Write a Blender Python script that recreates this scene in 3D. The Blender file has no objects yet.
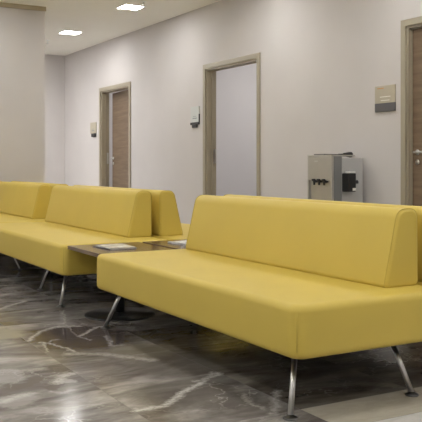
import bpy, bmesh, math, random
from mathutils import Vector, Matrix
random.seed(7)
C = bpy.context.scene.collection
PI = math.pi

# ------------------------------------------------------------------ camera
F_PX, HOR_Y = 794.0, 165.0
YAW = math.atan(454/794)
cam_d = bpy.data.cameras.new('camera')
cam = bpy.data.objects.new('camera', cam_d); C.objects.link(cam)
cam.location = (0, 0, 1.0)
cam.rotation_euler = (PI/2, 0, -YAW)
cam_d.sensor_fit = 'HORIZONTAL'; cam_d.sensor_width = 36
cam_d.lens = 36*F_PX/422
cam_d.shift_y = -(211-HOR_Y)/422
cam_d.clip_start = .05
bpy.context.scene.camera = cam
vs = bpy.context.scene.view_settings
vs.view_transform = 'Standard'; vs.look = 'None'; vs.gamma = 1; vs.use_curve_mapping = False
vs.exposure = 0.1

def floor_pt(px, py, z=0.0):
    u = (px-211)/F_PX; v = (HOR_Y-py)/F_PX
    t = (z-1.0)/v
    return Vector((t*(u*math.cos(YAW)+math.sin(YAW)), t*(-u*math.sin(YAW)+math.cos(YAW)), z))

# ------------------------------------------------------------------ materials
def new_mat(name):
    m = bpy.data.materials.new(name); m.use_nodes = True
    nt = m.node_tree
    return m, nt, nt.nodes['Principled BSDF']

def nd(nt, kind, **kw):
    n = nt.nodes.new(kind)
    for k, v in kw.items(): setattr(n, k, v)
    return n

def simple(name, col, rough=.5, metal=0.0, spec=.5, var=.0, scale=30, bump=0.0, bscale=200):
    m, nt, b = new_mat(name)
    b.inputs['Base Color'].default_value = (*col, 1)
    b.inputs['Roughness'].default_value = rough
    b.inputs['Metallic'].default_value = metal
    b.inputs['Specular IOR Level'].default_value = spec
    tc = nd(nt, 'ShaderNodeTexCoord')
    if var:
        n = nd(nt, 'ShaderNodeTexNoise'); n.inputs['Scale'].default_value = scale; n.inputs['Detail'].default_value = 4
        nt.links.new(tc.outputs['Object'], n.inputs['Vector'])
        r = nd(nt, 'ShaderNodeValToRGB')
        r.color_ramp.elements[0].color = (*[c*(1-var) for c in col], 1); r.color_ramp.elements[0].position = .3
        r.color_ramp.elements[1].color = (*[min(1, c*(1+var)) for c in col], 1); r.color_ramp.elements[1].position = .7
        nt.links.new(n.outputs['Fac'], r.inputs['Fac']); nt.links.new(r.outputs['Color'], b.inputs['Base Color'])
    if bump:
        n2 = nd(nt, 'ShaderNodeTexNoise'); n2.inputs['Scale'].default_value = bscale; n2.inputs['Detail'].default_value = 3
        nt.links.new(tc.outputs['Object'], n2.inputs['Vector'])
        bp = nd(nt, 'ShaderNodeBump'); bp.inputs['Strength'].default_value = bump; bp.inputs['Distance'].default_value = .002
        nt.links.new(n2.outputs['Fac'], bp.inputs['Height']); nt.links.new(bp.outputs['Normal'], b.inputs['Normal'])
    return m

def wood(name, c1, c2, rough=.45, axis='Z', scale=6, spec=.4):
    m, nt, b = new_mat(name)
    tc = nd(nt, 'ShaderNodeTexCoord'); mp = nd(nt, 'ShaderNodeMapping')
    mp.inputs['Scale'].default_value = {'Y': (14, 1, 14), 'Z': (14, 14, 1), 'X': (1, 14, 14), 'H': (1.2, 1.2, 16)}[axis]
    nt.links.new(tc.outputs['Object'], mp.inputs['Vector'])
    n = nd(nt, 'ShaderNodeTexNoise'); n.inputs['Scale'].default_value = scale*.5; n.inputs['Detail'].default_value = 6; n.inputs['Distortion'].default_value = .6
    nt.links.new(mp.outputs['Vector'], n.inputs['Vector'])
    r = nd(nt, 'ShaderNodeValToRGB')
    r.color_ramp.elements[0].position = .32; r.color_ramp.elements[0].color = (*c1, 1)
    r.color_ramp.elements[1].position = .7; r.color_ramp.elements[1].color = (*c2, 1)
    nt.links.new(n.outputs['Fac'], r.inputs['Fac']); nt.links.new(r.outputs['Color'], b.inputs['Base Color'])
    b.inputs['Roughness'].default_value = rough; b.inputs['Specular IOR Level'].default_value = spec
    return m

def emit(name, col, strength):
    m, nt, b = new_mat(name)
    b.inputs['Base Color'].default_value = (.8, .8, .8, 1)
    b.inputs['Emission Color'].default_value = (*col, 1); b.inputs['Emission Strength'].default_value = strength
    return m

M = {}
M['wall'] = simple('wall_paint', (.60, .57, .556), .75, spec=.25, var=.015, scale=3, bump=.05, bscale=120)
M['white_wall'] = simple('white_wall_paint', (.85, .84, .82), .8, spec=.2)  # for the unseen left wall, whitened to bounce more light
M['ceiling'] = simple('ceiling_paint', (.88, .86, .79), .9, spec=.1, var=.01, scale=2)
M['room'] = simple('side_room_paint', (.74, .72, .73), .8, spec=.2, var=.01, scale=2)
M['cornice'] = simple('cornice_paint', (.46, .40, .29), .7)
M['yellow'] = simple('yellow_leatherette', (.61, .458, .084), .5, spec=.45, var=.02, scale=4, bump=.12, bscale=420)
M['seam'] = simple('yellow_seam', (.52, .385, .065), .5, spec=.35)
M['under'] = simple('black_underside', (.02, .02, .02), .8, spec=.2)
M['chrome'] = simple('chrome', (.60, .60, .60), .28, metal=1.0, var=.03, scale=20)
M['foot'] = simple('dark_steel', (.16, .16, .16), .35, metal=1.0)
M['black'] = simple('black_metal', (.014, .014, .014), .35, spec=.5)
M['blackp'] = simple('black_plastic', (.012, .012, .013), .4)
M['table'] = wood('table_walnut', (.10, .060, .034), (.17, .11, .065), .22, 'Y', 5, .6)
M['door'] = wood('door_oak', (.155, .105, .066), (.225, .16, .105), .5, 'H', 3)
M['frame'] = simple('taupe_door_frame', (.36, .315, .235), .34, spec=.5, var=.02, scale=8)
M['steel'] = simple('brushed_steel', (.6, .6, .58), .3, metal=1.0, var=.05, scale=60)
M['silver'] = simple('silver_panel', (.46, .44, .40), .38, metal=.35, var=.03, scale=12)
M['greyside'] = simple('grey_plastic', (.20, .20, .20), .5, var=.03, scale=10)
M['lightgrey'] = simple('light_grey_plastic', (.46, .455, .445), .5)
M['white'] = simple('white_plastic', (.82, .82, .80), .4)
M['signb'] = simple('sign_beige', (.46, .41, .31), .35)
M['signg'] = simple('sign_pale_glare', (.55, .57, .55), .3)  # glare on a beige panel, put into a paler base colour
M['signd'] = simple('sign_dark_strip', (.10, .095, .10), .4)
M['signw'] = simple('sign_white_lettering', (.8, .78, .72), .5)
M['signo'] = simple('sign_orange_mark', (.55, .26, .07), .5)
M['signt'] = simple('sign_grey_lettering', (.25, .27, .29), .5)
M['paper'] = simple('glossy_paper', (.78, .78, .78), .25, var=.04, scale=20)
M['cover'] = simple('magazine_cover', (.66, .67, .68), .2, var=.4, scale=12)
M['darkcover'] = simple('magazine_dark_cover', (.07, .07, .075), .3)
M['lamp'] = emit('lamp_diffuser', (1.0, .995, .985), 56.0)
M['lampw'] = emit('side_room_lamp_diffuser', (1.0, .97, .94), 30.0)
M['base'] = simple('baseboard_paint', (.36, .315, .25), .5)
M['grout'] = simple('grout', (.15, .135, .12), .8)

# ------------------------------------------------------------------ marble
def marble():
    m, nt, b = new_mat('brown_marble')
    L = nt.links.new
    def math_(op, a, c=None, clamp=False):
        n = nd(nt, 'ShaderNodeMath', operation=op); n.use_clamp = clamp
        for i, v in enumerate((a, c)):
            if v is None: continue
            if isinstance(v, (int, float)): n.inputs[i].default_value = v
            else: L(v, n.inputs[i])
        return n.outputs[0]
    def vm(op, a, c=None):
        n = nd(nt, 'ShaderNodeVectorMath', operation=op)
        for i, v in enumerate((a, c)):
            if v is None: continue
            if isinstance(v, (tuple, Vector)): n.inputs[i].default_value = v
            else: L(v, n.inputs[i])
        return n
    def noise(vec, scale, detail=5, rough=.55, dist=0.0):
        n = nd(nt, 'ShaderNodeTexNoise'); n.inputs['Scale'].default_value = scale
        n.inputs['Detail'].default_value = detail; n.inputs['Roughness'].default_value = rough
        n.inputs['Distortion'].default_value = dist; L(vec, n.inputs['Vector']); return n
    def ramp(fac, stops):
        r = nd(nt, 'ShaderNodeValToRGB'); e = r.color_ramp.elements
        while len(e) < len(stops): e.new(.5)
        for q, (p, c) in zip(e, stops): q.position = p; q.color = (*c, 1)
        L(fac, r.inputs['Fac']); return r.outputs['Color']
    geo = nd(nt, 'ShaderNodeTexCoord')
    P = geo.outputs['Object']
    at = nd(nt, 'ShaderNodeAttribute', attribute_name='tile_shift')
    tint = nd(nt, 'ShaderNodeAttribute', attribute_name='tile_tint')
    off = vm('SCALE', at.outputs['Color']); off.inputs['Scale'].default_value = 17.0
    Q = vm('ADD', P, off.outputs[0]).outputs[0]
    mp = nd(nt, 'ShaderNodeMapping'); mp.inputs['Rotation'].default_value = (0, 0, .15); mp.inputs['Scale'].default_value = (1.0, 2.5, 1)
    L(Q, mp.inputs['Vector'])
    big = noise(mp.outputs['Vector'], 1.1, 6, .58, 1.2)
    fine = noise(mp.outputs['Vector'], 5.5, 8, .65, .8)
    mix = math_('ADD', math_('MULTIPLY', big.outputs['Fac'], .74), math_('MULTIPLY', fine.outputs['Fac'], .26))
    col = ramp(mix, [(.33, (.085, .07, .060)), (.44, (.165, .145, .128)), (.53, (.26, .24, .218)), (.64, (.46, .43, .385))])
    tm = nd(nt, 'ShaderNodeMix', data_type='RGBA', blend_type='MULTIPLY'); tm.inputs['Factor'].default_value = 1
    L(col, tm.inputs[6]); L(tint.outputs['Color'], tm.inputs[7])
    col = tm.outputs[2]
    pl = nd(nt, 'ShaderNodeMix', data_type='RGBA'); L(tint.outputs['Alpha'], pl.inputs['Factor'])
    pn = ramp(fine.outputs['Fac'], [(.3, (.86, .86, .86)), (.7, (1.1, 1.1, 1.1))])
    pm_ = nd(nt, 'ShaderNodeMix', data_type='RGBA', blend_type='MULTIPLY'); pm_.inputs['Factor'].default_value = 1
    L(pn, pm_.inputs[6]); L(tint.outputs['Color'], pm_.inputs[7])
    L(col, pl.inputs[6]); L(pm_.outputs[2], pl.inputs[7]); col = pl.outputs[2]
    # clouded patches in the stone: centre, radii, colour, strength
    d0 = noise(P, 4.5, 5, .65)
    bv = vm('SCALE', vm('SUBTRACT', d0.outputs['Color'], (.5, .5, .5)).outputs[0]); bv.inputs['Scale'].default_value = .32
    bp_ = vm('MULTIPLY', vm('ADD', P, bv.outputs[0]).outputs[0], (1, 1, 0)).outputs[0]
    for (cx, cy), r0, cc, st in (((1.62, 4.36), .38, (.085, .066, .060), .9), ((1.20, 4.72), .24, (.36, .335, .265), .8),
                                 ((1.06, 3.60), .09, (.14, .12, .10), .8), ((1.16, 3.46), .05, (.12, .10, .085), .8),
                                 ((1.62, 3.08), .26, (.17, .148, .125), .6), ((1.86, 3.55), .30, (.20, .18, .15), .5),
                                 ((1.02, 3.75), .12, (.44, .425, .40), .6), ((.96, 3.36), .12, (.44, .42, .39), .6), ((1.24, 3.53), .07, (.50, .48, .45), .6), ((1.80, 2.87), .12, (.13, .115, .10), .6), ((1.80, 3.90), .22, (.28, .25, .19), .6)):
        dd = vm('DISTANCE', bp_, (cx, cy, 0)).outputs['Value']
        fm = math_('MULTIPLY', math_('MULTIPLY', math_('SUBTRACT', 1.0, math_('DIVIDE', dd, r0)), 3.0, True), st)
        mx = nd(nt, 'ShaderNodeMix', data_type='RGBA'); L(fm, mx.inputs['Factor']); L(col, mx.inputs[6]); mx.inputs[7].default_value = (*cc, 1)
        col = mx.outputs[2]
    # fine random crackle veins
    w1 = noise(Q, 3.0, 4, .6)
    wv = vm('SCALE', vm('SUBTRACT', w1.outputs['Color'], (.5, .5, .5)).outputs[0]); wv.inputs['Scale'].default_value = .55
    vq = vm('ADD', Q, wv.outputs[0]).outputs[0]
    vo = nd(nt, 'ShaderNodeTexVoronoi', feature='DISTANCE_TO_EDGE'); vo.inputs['Scale'].default_value = 3.1; L(vq, vo.inputs['Vector'])
    crack = math_('SUBTRACT', 1.0, math_('DIVIDE', vo.outputs['Distance'], .022), True)
    gate = noise(Q, 1.9, 3)
    g = math_('MULTIPLY', math_('SUBTRACT', gate.outputs['Fac'], .49), 5.0, True)
    crack = math_('MULTIPLY', math_('MULTIPLY', crack, g), .5)
    # the individual veins of this floor
    d1 = noise(P, 9.0, 6, .7)
    dv = vm('SCALE', vm('SUBTRACT', d1.outputs['Color'], (.5, .5, .5)).outputs[0]); dv.inputs['Scale'].default_value = .085
    d2 = noise(P, 34.0, 4, .7)
    dv2 = vm('SCALE', vm('SUBTRACT', d2.outputs['Color'], (.5, .5, .5)).outputs[0]); dv2.inputs['Scale'].default_value = .06
    dv = vm('ADD', dv.outputs[0], dv2.outputs[0])
    flat = vm('MULTIPLY', vm('ADD', P, dv.outputs[0]).outputs[0], (1, 1, 0)).outputs[0]
    veins = [  # pixel polylines on the floor, half-width in metres, strength
        ([(137,410),(164,406),(181,394),(197,385),(209,378),(218,373)], .022, 1.0),
        ([(192,381),(204,379),(212,372)], .012, .7),
        ([(28,341),(39,332),(57,327),(78,326)], .018, .75),
        ([(41,342),(59,346),(77,352)], .013, .85),
        ([(48,352),(42,344),(58,339)], .010, .55),
        ([(80,336),(97,327),(106,325)], .012, .8),
        ([(0,309),(14,304),(25,301)], .022, .8),
        ([(70,354),(101,354),(153,360)], .035, .55),
        ([(106,336),(112,346),(122,345)], .012, .5),
        ([(56,383),(63,376),(72,373)], .030, .75),
        ([(52,392),(66,393),(72,390)], .020, .5),
        ([(0,402),(14,398),(29,394)], .034, .75),
        ([(0,371),(20,371),(42,369)], .040, .45),
        ([(273,414),(276,402),(277,391)], .022, .6),
        ([(242,394),(252,404),(262,409)], .016, .5),
        ([(64,310),(65,324),(75,335),(90,340)], .007, .5),
    ]
    acc = None
    for pl, w, amp in veins:
        pts = [floor_pt(*p) for p in pl]
        for A, B in zip(pts, pts[1:]):
            AB = B-A
            pa = vm('SUBTRACT', flat, A).outputs[0]
            dt = vm('DOT_PRODUCT', pa, AB).outputs['Value']
            h = math_('DIVIDE', dt, AB.length_squared, True)
            sc = vm('SCALE', tuple(AB)); L(h, sc.inputs['Scale'])
            ds = vm('DISTANCE', pa, sc.outputs[0]).outputs['Value']
            s = math_('MULTIPLY', math_('SUBTRACT', 1.0, math_('DIVIDE', ds, w*1.3), True), amp)
            acc = s if acc is None else math_('MAXIMUM', acc, s)
    br = noise(P, 40, 5, .75)
    acc = math_('MULTIPLY', acc, math_('MULTIPLY', math_('SUBTRACT', br.outputs['Fac'], .31), 5.0, True))
    vein = math_('MAXIMUM', acc, crack)
    vmx = nd(nt, 'ShaderNodeMix', data_type='RGBA'); L(vein, vmx.inputs['Factor'])
    L(col, vmx.inputs[6]); vmx.inputs[7].default_value = (.66, .63, .58, 1)
    L(vmx.outputs[2], b.inputs['Base Color'])
    rr = noise(P, 14, 3)
    L(math_('ADD', math_('MULTIPLY', rr.outputs['Fac'], .07), .105), b.inputs['Roughness'])
    b.inputs['Specular IOR Level'].default_value = .19
    return m
M['marble'] = marble()

# ------------------------------------------------------------------ mesh helpers
def link(name, bm, mats, parent=None, smooth=False, loc=None):
    me = bpy.data.meshes.new(name)
    bmesh.ops.recalc_face_normals(bm, faces=bm.faces[:])
    bm.to_mesh(me); bm.free()
    for mt in (mats if isinstance(mats, (list, tuple)) else [mats]): me.materials.append(mt)
    if smooth:
        for p in me.polygons: p.use_smooth = True
    o = bpy.data.objects.new(name, me); C.objects.link(o)
    if parent: o.parent = parent
    if loc: o.location = loc
    return o

def box(bm, x0, x1, y0, y1, z0, z1, bev=0.0, seg=2, mi=0):
    x0, x1 = min(x0, x1), max(x0, x1)
    t = bmesh.new()
    bmesh.ops.create_cube(t, size=1)
    for v in t.verts:
        v.co = Vector(((x0+x1)/2+v.co.x*(x1-x0), (y0+y1)/2+v.co.y*(y1-y0), (z0+z1)/2+v.co.z*(z1-z0)))
    if bev: bmesh.ops.bevel(t, geom=t.edges[:], offset=bev, segments=seg, profile=.5, affect='EDGES')
    merge(bm, t, mi)

def merge(bm, t, mi=0):
    t.verts.index_update()
    vm_ = [bm.verts.new(v.co) for v in t.verts]
    for f in t.faces:
        nf = bm.faces.new([vm_[v.index] for v in f.verts]); nf.material_index = mi; nf.smooth = f.smooth
    t.free()

def tube(bm, pts, r, seg=12, caps=True, closed=False, mi=0):
    pts = [Vector(p) for p in pts]; n = len(pts); rings = []
    rs = r if isinstance(r, (list, tuple)) else [r]*n
    for i, p in enumerate(pts):
        if closed: d = (pts[(i+1) % n]-pts[i-1]).normalized()
        else: d = (pts[min(i+1, n-1)]-pts[max(i-1, 0)]).normalized()
        a = d.cross(Vector((0, 0, 1)))
        if a.length < 1e-3: a = d.cross(Vector((1, 0, 0)))
        a.normalize(); b = d.cross(a)
        rings.append([bm.verts.new(p+(a*math.cos(2*PI*k/seg)+b*math.sin(2*PI*k/seg))*rs[i]) for k in range(seg)])
    for i in range(n if closed else n-1):
        R0, R1 = rings[i], rings[(i+1) % n]
        for k in range(seg):
            f = bm.faces.new((R0[k], R0[(k+1) % seg], R1[(k+1) % seg], R1[k])); f.smooth = True; f.material_index = mi
    if caps and not closed:
        bm.faces.new(rings[0][::-1]).material_index = mi; bm.faces.new(rings[-1]).material_index = mi

def lathe(bm, prof, c, seg=40, mi=0):
    rings = []
    for r, z in prof:
        rings.append([bm.verts.new((c[0]+r*math.cos(2*PI*k/seg), c[1]+r*math.sin(2*PI*k/seg), c[2]+z)) for k in range(seg)])
    for R0, R1 in zip(rings, rings[1:]):
        for k in range(seg):
            f = bm.faces.new((R0[k], R0[(k+1) % seg], R1[(k+1) % seg], R1[k])); f.smooth = True; f.material_index = mi
    bm.faces.new(rings[0][::-1]).material_index = mi; bm.faces.new(rings[-1]).material_index = mi

def thing(name, label, cat, loc, group=None):
    o = bpy.data.objects.new(name, None); C.objects.link(o); o.location = loc
    o['label'] = label; o['category'] = cat
    if group: o['group'] = group
    return o

def struct(name, bm, mats, parent=None):
    o = link(name, bm, mats, parent)
    if not parent: o['kind'] = 'structure'
    return o

def dup(root, loc, label):
    r = root.copy(); C.objects.link(r); r.location = loc; r['label'] = label
    for ch in list(root.children):
        c = ch.copy(); C.objects.link(c); c.parent = r
        for g in list(ch.children):
            d = g.copy(); C.objects.link(d); d.parent = c
    return r

# ------------------------------------------------------------------ room
W, CEIL = 4.9, 3.002
Y_END, Y_NEAR, X_LEFT = 13.97, -2.5, -3.4
PX, PY = 3.166, 9.78           # partition corner
WT = .13                       # wall thickness

# floor: individual marble slabs
fb = bmesh.new()
sh_l = fb.loops.layers.float_color.new('tile_shift')
ti_l = fb.loops.layers.float_color.new('tile_tint')
G = .0012
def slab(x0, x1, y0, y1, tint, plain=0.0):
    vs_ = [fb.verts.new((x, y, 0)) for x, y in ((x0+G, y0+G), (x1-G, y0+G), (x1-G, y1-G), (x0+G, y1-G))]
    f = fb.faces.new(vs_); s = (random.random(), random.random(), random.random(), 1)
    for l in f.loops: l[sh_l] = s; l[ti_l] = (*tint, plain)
xs = [X_LEFT-WT] + [1.33+.6*k for k in range(-7, 6)] + [W]
rows = [Y_NEAR-WT] + [2.37-.60*k for k in range(7, 0, -1)] + [2.37, 2.64, 3.31, 3.84, 4.375] + [4.375+.535*k for k in range(1, 18)] + [Y_END]
for i, (x0, x1) in enumerate(zip(xs, xs[1:])):
    for y0, y1 in zip(rows, rows[1:]):
        if x1-x0 < .01 or y1-y0 < .01: continue
        cx, cy = (x0+x1)/2, (y0+y1)/2
        k = random.uniform(.88, 1.12)
        t = (k, k*random.uniform(.98, 1.01), k*random.uniform(.96, 1.02)); p = 0.0
        if cx < .7 or cx > 3.6: t, p = (.62, .60, .57), .85  # unseen slabs made pale to bounce light up to the ceiling
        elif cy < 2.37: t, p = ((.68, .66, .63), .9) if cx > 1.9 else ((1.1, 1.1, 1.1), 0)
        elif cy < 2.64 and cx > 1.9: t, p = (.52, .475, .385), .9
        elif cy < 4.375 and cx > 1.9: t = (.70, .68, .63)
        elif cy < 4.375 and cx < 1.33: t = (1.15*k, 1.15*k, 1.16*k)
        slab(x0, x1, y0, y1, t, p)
gv = [fb.verts.new((x, y, -.002)) for x, y in ((X_LEFT-WT, Y_NEAR-WT), (W, Y_NEAR-WT), (W, Y_END), (X_LEFT-WT, Y_END))]
gf = fb.faces.new(gv); gf.material_index = 1
for x0 in (0,):
    pass
floor = struct('floor', fb, [M['marble'], M['grout']])

# ceiling
cb = bmesh.new(); box(cb, X_LEFT-WT, W+3.4, Y_NEAR-WT, Y_END+WT, CEIL, CEIL+.1)
struct('ceiling', cb, M['ceiling'])

# right wall with three door openings
DOOR_TOP = 2.262; CAS = .060
doors = [(11.0, 12.26), (7.45, 8.752), (3.93, 5.203)]      # outer edges of the casings
wb = bmesh.new()
segs = []
y = Y_NEAR-WT
for a, bb in sorted(doors):
    box(wb, W, W+WT, y, a+CAS, 0, CEIL)
    box(wb, W, W+WT, a+CAS, bb-CAS, DOOR_TOP-CAS, CEIL)
    y = bb-CAS
box(wb, W, W+WT, y, Y_END+WT, 0, CEIL)
struct('wall_right', wb, M['wall'])
eb = bmesh.new(); box(eb, X_LEFT-WT, W, Y_END, Y_END+WT, 0, CEIL); box(eb, X_LEFT-WT, X_LEFT, PY+1.2, Y_END, 0, CEIL); struct('wall_back', eb, M['wall'])
pb = bmesh.new(); box(pb, X_LEFT-WT, PX, PY, PY+1.2, 0, CEIL); struct('wall_partition', pb, M['wall'])
nb = bmesh.new(); box(nb, X_LEFT-WT, W, Y_NEAR-WT, Y_NEAR, 0, CEIL); struct('wall_front', nb, M['wall'])
lb = bmesh.new(); box(lb, X_LEFT-WT, X_LEFT, Y_NEAR, PY, 0, CEIL); struct('wall_left', lb, M['white_wall'])
# cornice along the partition
tb = bmesh.new(); box(tb, X_LEFT, PX+.012, PY-.02, PY, CEIL-.055, CEIL); struct('trim_1', tb, M['cornice'])
# baseboards
bb_ = bmesh.new(); y = Y_NEAR
for a, b2 in sorted(doors):
    box(bb_, W-.012, W, y, a, 0, .08, .003); y = b2
box(bb_, W-.012, W, y, Y_END, 0, .08, .003)
struct('baseboard_right', bb_, M['base'])
bb_ = bmesh.new(); box(bb_, X_LEFT, PX, PY-.012, PY, 0, .08, .003); struct('baseboard_partition', bb_, M['base'])
bb_ = bmesh.new(); box(bb_, X_LEFT, W-.012, Y_END-.012, Y_END, 0, .08, .003); struct('baseboard_back', bb_, M['base'])

# rooms behind the doors
XR = W+WT
rb = bmesh.new()
XB = XR+3.2
box(rb, XR, XB, 6.4, 6.5, 0, CEIL); box(rb, XR, XB, 9.9, 10.0, 0, CEIL)
box(rb, XR, XB, 13.2, 13.3, 0, CEIL); box(rb, XB, XB+.1, 6.4, 13.3, 0, CEIL)
struct('wall_side_rooms', rb, M['room'])
rf = bmesh.new(); box(rf, XR-WT, XB, 6.4, 13.3, -.06, -.004); struct('floor_side_rooms', rf, M['grout'])

# ------------------------------------------------------------------ doors
def lever(parent, xf, y, z, dirn, mat, flip=1):
    """lever handle on a leaf face at x=xf (leaf coords), facing -x"""
    h = bmesh.new()
    lathe_pts = [(.024, 0), (.024, .006), (.010, .008), (.010, .045)]
    t = bmesh.new(); lathe(t, lathe_pts, (0, 0, 0), 20)
    bmesh.ops.rotate(t, verts=t.verts, cent=(0, 0, 0), matrix=Matrix.Rotation(-PI/2, 3, 'Y'))
    bmesh.ops.translate(t, verts=t.verts, vec=(xf, y, z)); merge(h, t)
    tube(h, [(xf-.042, y-.004*dirn, z), (xf-.048, y+.03*dirn, z), (xf-.048, y+.125*dirn, z)], .0095, 12)
    o = link('handle', h, mat, parent)
    k = bmesh.new(); t = bmesh.new(); lathe(t, [(.022, 0), (.022, .006), (.008, .008), (.008, .011)], (0, 0, 0), 20)
    bmesh.ops.rotate(t, verts=t.verts, cent=(0, 0, 0), matrix=Matrix.Rotation(-PI/2, 3, 'Y'))
    bmesh.ops.translate(t, verts=t.verts, vec=(xf, y, z-.085)); merge(k, t)
    link('keyhole_rose', k, mat, parent)
    return o

LEAF_T = .045
for n, ((y0, y1), ang, LX) in enumerate(zip(doors, (5.4, 96, 0), (.085, .085, .046)), 1):
    d = bpy.data.objects.new(f'door_{n}', None); C.objects.link(d)
    d.location = (W, y0, 0); d['kind'] = 'structure'
    w = y1-y0
    f = bmesh.new()
    # casing on the corridor face
    box(f, -.018, .002, 0, CAS, 0, DOOR_TOP, .004); box(f, -.018, .002, w-CAS, w, 0, DOOR_TOP, .004)
    box(f, -.018, .002, CAS-.002, w-CAS+.002, DOOR_TOP-CAS, DOOR_TOP, .004)
    # jamb lining through the wall
    J = .020
    box(f, 0, WT+.005, CAS-.004, CAS+J, 0, DOOR_TOP-CAS, .002); box(f, 0, WT+.005, w-CAS-J, w-CAS+.004, 0, DOOR_TOP-CAS, .002)
    box(f, 0, WT+.005, CAS+J, w-CAS-J, DOOR_TOP-CAS-J, DOOR_TOP-CAS+.004, .002)
    # door stop
    S0, S1 = LX-.022, LX-.004
    box(f, S0, S1, CAS+J, CAS+J+.008, 0, DOOR_TOP-CAS-J); box(f, S0, S1, w-CAS-J-.008, w-CAS-J, 0, DOOR_TOP-CAS-J)
    box(f, S0, S1, CAS+J, w-CAS-J, DOOR_TOP-CAS-J-.008, DOOR_TOP-CAS-J)
    link('door_frame', f, M['frame'], d)
    # leaf hinged at the near jamb, swinging into the side room
    lw = w-2*CAS-2*J-.006
    leaf = bmesh.new(); box(leaf, 0, LEAF_T, 0, lw, .008, DOOR_TOP-CAS-J-.006, .002)
    lo = link('door_leaf', leaf, M['door'], d)
    lo.location = (LX, CAS+J+.003, 0)
    lo.rotation_euler = (0, 0, -math.radians(ang))
    lever(lo, 0, lw-.06, 1.11, -1, M['steel'])
    hb = bmesh.new()
    for z in (.25, 1.1, 1.95): tube(hb, [(LEAF_T+.006, -.002, z-.05), (LEAF_T+.006, -.002, z+.05)], .007, 10)
    link('hinge', hb, M['steel'], lo)
    sp = bmesh.new(); box(sp, LX+.006, LX+.037, w-CAS-J-.0025, w-CAS-J+.001, 1.02, 1.20)
    link('strike_plate', sp, M['steel'], d)

# ------------------------------------------------------------------ benches
SX0, SX1, SZ0, SZ1 = -.4175, .4175, .24, .455
def rounded_slab(x0, x1, y0, y1, z0, z1, rv, re):
    t = bmesh.new(); bmesh.ops.create_cube(t, size=1)
    for v in t.verts:
        v.co = Vector(((x0+x1)/2+v.co.x*(x1-x0), (y0+y1)/2+v.co.y*(y1-y0), (z0+z1)/2+v.co.z*(z1-z0)))
    ve = [e for e in t.edges if abs(e.verts[0].co.z-e.verts[1].co.z) > .01]
    bmesh.ops.bevel(t, geom=ve, offset=rv, segments=8, profile=.5, affect='EDGES')
    he = [e for e in t.edges if abs(e.verts[0].co.z-e.verts[1].co.z) < 1e-5 and len([f for f in e.link_faces if abs(f.normal.z) > .9]) == 1]
    bmesh.ops.bevel(t, geom=he, offset=re, segments=6, profile=.5, affect='EDGES')
    for f in t.faces: f.smooth = True
    return t

def arc_poly(corners, nseg=7):
    """polygon with rounded corners: list of (x, z, r)"""
    out = []; n = len(corners)
    for i in range(n):
        p = Vector(corners[i][:2]); r = corners[i][2]
        a = (Vector(corners[i-1][:2])-p).normalized(); b = (Vector(corners[(i+1) % n][:2])-p).normalized()
        half = a.angle(b)/2; d = r/math.tan(half); c = p+(a+b).normalized()*(r/math.sin(half))
        s = p+a*d-c; e = p+b*d-c
        a0 = math.atan2(s.y, s.x); a1 = math.atan2(e.y, e.x)
        da = (a1-a0+PI) % (2*PI)-PI
        for k in range(nseg+1):
            q = a0+da*k/nseg; out.append(Vector((c.x+r*math.cos(q), c.y+r*math.sin(q))))
    return out

def inset_poly(poly, d):
    n = len(poly); out = []
    for i in range(n):
        t = (poly[(i+1) % n]-poly[i-1]).normalized()
        out.append(poly[i]+Vector((-t.y, t.x))*d)
    return out

def back_profile(s):
    # base 0.19 deep, sloping front, upright rear (bench faces -x when s = 1)
    base = [(.394, .449, .028), (.392, .803, .042), (.272, .803, .056), (.189, .449, .020)]
    return base

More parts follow.
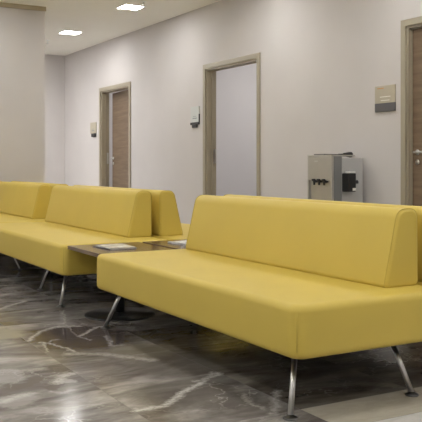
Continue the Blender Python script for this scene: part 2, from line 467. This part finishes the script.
def build_bench(s, label, LEN, BACK_Y0, BACK_Y1, front_foot):
    """s=+1 faces -x (rear on +x); s=-1 is the mirror image"""
    root = thing('waiting_bench', label, 'bench', (0, 0, 0), 'yellow waiting room benches')
    sb = bmesh.new(); merge(sb, rounded_slab(SX0, SX1, 0, LEN, SZ0, SZ1, .062, .030))
    bmesh.ops.remove_doubles(sb, verts=sb.verts, dist=1e-5)
    seat = link('seat', sb, M['yellow'], root, smooth=True)
    # stitched seam round the upper edge and down the corners
    zz = SZ1-.030; rr = .062
    for cx, cy in ((SX0, .0), (SX0, LEN)):
        ddx = rr*(1-math.cos(PI/4))
        x = cx+ddx if cx < 0 else cx-ddx; yy = cy+ddx if cy < .1 else cy-ddx
        pm = bmesh.new(); tube(pm, [(x*s, yy, SZ0+.032), (x*s, yy, zz)], .0018, 6)
        link('seam', pm, M['seam'], seat, smooth=True)
    ub = bmesh.new(); box(ub, SX0+.07, SX1-.07, .07, LEN-.07, SZ0-.012, SZ0+.004)
    link('underside', ub, M['under'], root)
    # backrest
    poly = arc_poly(back_profile(s))
    steps = [(.0, .016), (.003, .008), (.008, .003), (.016, .0)]
    ys = [(BACK_Y0+a, b) for a, b in steps]+[(BACK_Y1-a, b) for a, b in reversed(steps)]
    bm = bmesh.new(); rings = []
    area = sum(poly[i].x*poly[(i+1) % len(poly)].y-poly[(i+1) % len(poly)].x*poly[i].y for i in range(len(poly)))
    sg = 1 if area > 0 else -1
    for y_, ins in ys:
        pl = inset_poly(poly, ins*sg) if ins else poly
        rings.append([bm.verts.new((p.x*s, y_, p.y)) for p in pl])
    n = len(poly)
    for R0, R1 in zip(rings, rings[1:]):
        for k in range(n): bm.faces.new((R0[k], R0[(k+1) % n], R1[(k+1) % n], R1[k])).smooth = True
    bm.faces.new(rings[0]); bm.faces.new(rings[-1][::-1])
    back = link('backrest', bm, M['yellow'], root)
    for y_ in (BACK_Y0+.010, BACK_Y1-.010):
        pl = inset_poly(poly, .0005*sg)
        pm = bmesh.new(); tube(pm, [(p.x*s, y_, p.y) for p in pl], .0022, 6, closed=True)
        link('seam', pm, M['seam'], back)
    # legs: round chrome tubes splayed towards the corners, each with a glide foot
    legs = [((-.297, front_foot[1]+(.10 if front_foot[1] < .1 else .06)), front_foot), ((-.305, LEN-.165), (-.362, LEN-.052)),
            ((.215, .165), (.252, .072)), ((.215, LEN-.165), (.252, LEN-.052))]
    for (tx, ty), (fx, fy) in legs: add_leg(root, tx*s, ty, fx*s, fy)
    return root

def add_leg(root, tx, ty, fx, fy, r=.0118):
    lm = bmesh.new()
    tube(lm, [(fx, fy, .012), (tx, ty, SZ0-.005)], r, 14)
    lg = link('leg', lm, M['chrome'], root)
    fm = bmesh.new(); q = r/.0118; lathe(fm, [(.030*q, 0), (.031*q, .004), (.026*q, .008), (.016*q, .011), (.013*q, .016)], (fx, fy, 0.0005), 24)
    link('glide_foot', fm, M['foot'], lg)
    mm = bmesh.new(); box(mm, tx-.045, tx+.045, ty-.045, ty+.045, SZ0-.018, SZ0-.006, .002)
    link('mounting_plate', mm, M['black'], lg)

XA, XD = 1.80+.4175, 2.655+.4175
YA, YB, YC = 2.49, 5.195, 7.505
kA = (2.11, .173, 2.065, (-.391, .073)); kB = (2.295, .275, 2.26, (-.362, .185)); kC = (2.24, .345, 2.16, (-.391, .053))
for s_, X_, labels in ((1, XA, ('large yellow bench nearest the camera, facing left, chrome legs fully in view',
                               'middle yellow bench of the left-facing row, behind the low table with magazines',
                               'farthest yellow bench of the left-facing row, cut off at the left edge of the photo')),
                      (-1, XD, ('door-facing yellow bench back to back with the nearest bench, its edge showing at right',
                                'door-facing yellow bench back to back with the middle bench, backrest end in view',
                                'door-facing yellow bench behind the farthest left-facing bench, only a sliver of top showing'))):
    for y_, kk, lab in zip((YA, YB, YC), (kA, kB, kC), labels):
        bench = build_bench(s_, lab, *kk); bench.location = (X_, y_, 0)
        # thin support legs seen under the left-facing row
        if s_ == 1 and y_ == YB: add_leg(bench, 2.02-XA, 6.07-YB, 1.965-XA, 6.19-YB, .008)
        if s_ == 1 and y_ == YC: add_leg(bench, 2.11-XA, 7.66-YC, 2.17-XA, 7.46-YC, .008)

# ------------------------------------------------------------------ low tables
def build_table(s, label):
    root = thing('side_table', label, 'table', (0, 0, 0), 'low tables between the benches')
    t = bmesh.new(); box(t, -.266, .266, 0, .573, .425, .450, .003)
    link('tabletop', t, M['table'], root)
    p = bmesh.new(); tube(p, [(0.0, .2865, .012), (0.0, .2865, .424)], .030, 20)
    link('pole', p, M['black'], root)
    b = bmesh.new(); lathe(b, [(.235, 0), (.235, .006), (.228, .011), (.06, .016), (.031, .022)], (0.0, .2865, .0005), 48)
    link('base_plate', b, M['black'], root)
    m = bmesh.new(); box(m, 0.0-.09, 0.0+.09, .2865-.09, .2865+.09, .419, .426)
    link('mounting_plate', m, M['black'], root)
    return root
t1 = build_table(1, 'low dark wood table between the two left-facing benches, magazine stack on it')
t1.location = (1.838+.266, 4.617, 0)
t2 = build_table(-1, 'low dark wood table behind the near one, across the dark gap, mostly hidden')
t2.location = (2.400+.266, 4.617, 0)

def magazine(label, c, z, w, l, rot, cover, thick=.007, group=None):
    root = thing('magazine', label, 'magazine', (c[0], c[1], z), group)
    root.rotation_euler = (0, 0, rot)
    p = bmesh.new(); box(p, -w/2+.001, w/2-.002, -l/2+.002, l/2-.002, .0008, thick-.0008)
    link('pages', p, M['paper'], root)
    c_ = bmesh.new()
    box(c_, -w/2, w/2, -l/2, l/2, 0, .0008); box(c_, -w/2, w/2, -l/2, l/2, thick-.0008, thick)
    box(c_, -w/2, -w/2+.0008, -l/2, l/2, 0, thick)
    link('cover', c_, cover, root)
    return root
magazine('dark-covered magazine at the bottom of the stack on the near low table', (2.065, 4.905), .4505, .195, .265, .06, M['darkcover'], .006)
magazine('pale glossy magazine on top of the stack on the near low table', (2.07, 4.90), .4568, .185, .25, -.04, M['cover'], .006)
magazine('pale magazine on the rear low table, half hidden by the nearest backrest', (2.63, 4.90), .4505, .20, .26, .10, M['cover'], .010)

# ------------------------------------------------------------------ water dispenser
wd = thing('water_dispenser', 'silver and grey water dispenser with three taps standing against the wall', 'water dispenser', (0, 0, 0))
DX0, DX1 = 4.50, 4.865
def onx(px, py, x):
    u = (px-211)/F_PX; v = (HOR_Y-py)/F_PX
    rx, ry = u*math.cos(YAW)+math.sin(YAW), -u*math.sin(YAW)+math.cos(YAW)
    t = x/rx; return t*ry, 1+t*v
DY1, _ = onx(307.3, 155, DX0); DY0, DZ = onx(331.5, 155, DX0)
DZ = 1.093
wd.location = ((DX0+DX1)/2, (DY0+DY1)/2, 0)
ox, oy = wd.location.x, wd.location.y
hx, hy = (DX1-DX0)/2, (DY1-DY0)/2
b = bmesh.new(); box(b, -hx+.03, -.06, -hy, hy, .02, DZ-.012, .008, 3)
link('body', b, M['greyside'], wd)
b = bmesh.new(); box(b, -.065, hx, -hy-.002, hy+.002, .02, DZ-.03, .006, 2)
link('rear_housing', b, M['lightgrey'], wd)
# front panel with a recessed tap bay
b = bmesh.new()
BAY1, BAY0 = .855, .54
box(b, -hx, -hx+.03, -hy, hy, BAY1, DZ-.012, .010, 3)
box(b, -hx, -hx+.03, -hy, -hy+.022, BAY0, BAY1+.01, .004); box(b, -hx, -hx+.03, hy-.022, hy, BAY0, BAY1+.01, .004)
box(b, -hx, -hx+.03, -hy, hy, .02, BAY0, .008, 3)
link('front_panel', b, M['silver'], wd)
b = bmesh.new(); box(b, -hx+.024, -hx+.034, -hy+.02, hy-.02, BAY0, BAY1)
link('tap_bay', b, M['silver'], wd)
b = bmesh.new(); box(b, -hx-.002, hx-.09, -hy-.002, hy+.002, DZ-.014, DZ, .006, 3)
link('top_cover', b, M['silver'], wd)
b = bmesh.new(); box(b, -hx+.06, hx-.12, .0, hy-.02, DZ-.001, DZ+.010, .003)
link('top_mat', b, M['blackp'], wd)
for q in (.055, -.018, -.091):
    tb_ = bmesh.new()
    tube(tb_, [(-hx+.026, q, .850), (-hx-.022, q, .850)], .013, 14)
    tube(tb_, [(-hx-.014, q, .853), (-hx-.014, q, .815)], .010, 12)
    box(tb_, -hx-.034, -hx-.010, q-.016, q+.016, .853, .872, .003)
    link('tap', tb_, M['blackp'], wd)
b = bmesh.new(); box(b, -hx-.028, -hx+.03, -hy+.03, hy-.03, .585, .605, .004); link('drip_tray', b, M['blackp'], wd)
b = bmesh.new(); box(b, -hx-.0012, -hx+.002, .02, .07, 1.030, 1.040); link('badge', b, M['steel'], wd)
for sx_ in (-1, 1):
    for sy_ in (-1, 1):
        b = bmesh.new(); lathe(b, [(.022, 0), (.022, .021)], (sx_*(hx-.05), sy_*(hy-.05), .0005), 16); link('foot', b, M['blackp'], wd)
# black cup holder hooked on the side
ch = bmesh.new()
box(ch, -.068, .022, -hy-.10, -hy-.0025, .758, .926, .010, 3)
holder = link('side_holder', ch, M['blackp'], wd)
b = bmesh.new(); box(b, -.042, .018, -hy-.095, -hy-.02, .925, .944, .004); link('paper_cup', b, M['white'], holder)
b = bmesh.new(); box(b, -.022, .014, -hy-.103, -hy-.099, .768, .792, .0015); link('holder_label', b, M['white'], holder)
b = bmesh.new(); tube(b, [(.015, -hy-.05, .838), (.075, -hy-.05, .846)], [.010, .018], 12); link('knob', b, M['blackp'], holder)
b = bmesh.new(); tube(b, [(-.08, -hy+.03, DZ+.004), (-.03, -hy+.03, DZ+.004), (-.02, -hy+.03, DZ+.004), (.05, -hy+.03, DZ+.002), (.07, -hy+.03, DZ+.002), (.074, -hy+.03, DZ+.002)],
                      [.006, .008, .014, .026, .026, .020], 16)
link('hose_connector', b, M['blackp'], wd)

# ------------------------------------------------------------------ wall signs
def sign(label, y0, y1, z0, z1, kind):
    root = thing('room_sign', label, 'sign', (W, (y0+y1)/2, (z0+z1)/2), 'room signs by the doors')
    h, w_ = z1-z0, y1-y0
    split = {'dark': -.5*h+.33*h, 'tray': -.5*h+.22*h, 'box': -.5*h+.24*h}[kind]
    u = bmesh.new(); box(u, -.014, -.0005, -w_/2, w_/2, split, h/2, .002)
    link('upper_panel', u, M['signg' if kind == 'tray' else 'signb'], root)
    l = bmesh.new()
    if kind == 'dark': box(l, -.016, -.0005, -w_/2, w_/2, -h/2, split, .002)
    elif kind == 'tray':
        box(l, -.022, -.0005, -w_/2-.006, w_/2+.002, split-.022, split+.010, .003)
        box(l, -.020, -.0005, -w_/2+.045, w_/2-.04, -h/2, split-.022, .004)
        box(l, -.016, -.0005, -w_/2-.005, -w_/2, split, h/2-.10)
    else: box(l, -.030, -.0005, -w_/2+.01, w_/2-.09, -h/2, split, .004)
    link('lower_panel', l, M['signd' if kind == 'dark' else 'blackp'], root)
    t = bmesh.new()
    if kind == 'dark':
        box(t, -.0155, -.0138, -.075, .062, .012, .020); box(t, -.0155, -.0138, -.062, .052, -.020, -.013)
        link('lettering', t, M['signw'], root)
        o_ = bmesh.new(); box(o_, -.0155, -.0138, .012, .095, .090, .098); link('orange_line', o_, M['signo'], root)
    else:
        box(t, -.0155, -.0138, -.055, .055, -.022, -.010); box(t, -.0155, -.0138, -.04, .045, .006, .012)
        link('lettering', t, M['signt'], root)
    return root
k = W/4.3
sz0, sz1 = 1+.4205*k, 1+.626*k
sign('beige room sign with dark lower strip and white lines, beside the rightmost door', 4.631*k, 4.86*k, sz0, sz1, 'dark')
sign('pale room sign with dark tray at its foot, left of the open middle doorway', 7.775*k, 7.965*k, sz0, 1+.66*k, 'tray')
sign('beige room sign with dark box at its foot, beside the far brown door', 10.88*k, 11.11*k, sz0-.01, sz1, 'box')

# ------------------------------------------------------------------ ceiling lights
def lamp(name, label, x, y, z, sz, mat, cat='ceiling light', group='square recessed ceiling lights'):
    root = thing(name, label, cat, (x, y, z), group)
    f = bmesh.new(); h = sz/2
    for a in ((-h-.014, -h, -h-.014, h+.014), (h, h+.014, -h-.014, h+.014), (-h, h, -h-.014, -h), (-h, h, h, h+.014)):
        box(f, a[0], a[1], a[2], a[3], -.007, -.0005)
    link('frame', f, M['white'], root)
    d = bmesh.new(); box(d, -h, h, -h, h, -.004, -.0008); link('diffuser', d, mat, root)
    return root
for j, y_ in enumerate((11.46, 9.24, 7.02, 4.80, 2.58, .36, -1.86)):
    for i, x_ in enumerate((4.11, 1.90, -.30, -2.50)):
        if x_ < PX and y_ > PY-.4: continue
        if i == 0 and j < 2:
            lb_ = ('square white ceiling light, the farther and left one of the two in view',
                   'square white ceiling light, the nearer one at the top edge of the photo')[j]
        else: lb_ = 'unseen square ceiling light added behind the partition to brighten the end wall'
        lamp('ceiling_light', lb_, x_, y_, CEIL, .26, M['lamp'])
for x_ in (3.0, 1.4, -.2):  # unseen corridor lights, added and sized to brighten the end wall
    lamp('ceiling_light', 'unseen square ceiling light added behind the partition to brighten the end wall', x_, 12.4, CEIL, .52, M['lamp'])
for y_ in (8.3, 11.4):
    lamp('side_room_light', 'square ceiling light inside a side room, hidden behind the corridor wall', XR+1.5, y_, CEIL, .6, M['lampw'], group='side room lights')

# sprinkler heads
def sprinkler(label, px, py):
    u = (px-211)/F_PX; v = (HOR_Y-py)/F_PX; t = (CEIL-1)/v
    x, y_ = t*(u*math.cos(YAW)+math.sin(YAW)), t*(-u*math.sin(YAW)+math.cos(YAW))
    root = thing('ceiling_sprinkler', label, 'sprinkler', (x, y_, CEIL), 'ceiling sprinklers')
    b = bmesh.new(); lathe(b, [(.038, -.006), (.038, -.0005)], (0, 0, 0), 20); link('escutcheon', b, M['white'], root)
    b = bmesh.new(); lathe(b, [(.010, -.055), (.010, -.006)], (0, 0, 0), 12); link('stem', b, M['steel'], root)
    b = bmesh.new(); lathe(b, [(.022, -.060), (.022, -.055)], (0, 0, 0), 16); link('deflector', b, M['steel'], root)
sprinkler('small ceiling sprinkler by the corner of the left wall', 47.5, 40)
sprinkler('small ceiling sprinkler right beside the nearer ceiling light at the top edge', 143.5, 1.5)

# ------------------------------------------------------------------ world (dim neutral)
w = bpy.data.worlds.new('world'); bpy.context.scene.world = w; w.use_nodes = True
w.node_tree.nodes['Background'].inputs['Color'].default_value = (1, .98, .96, 1)
w.node_tree.nodes['Background'].inputs['Strength'].default_value = .5
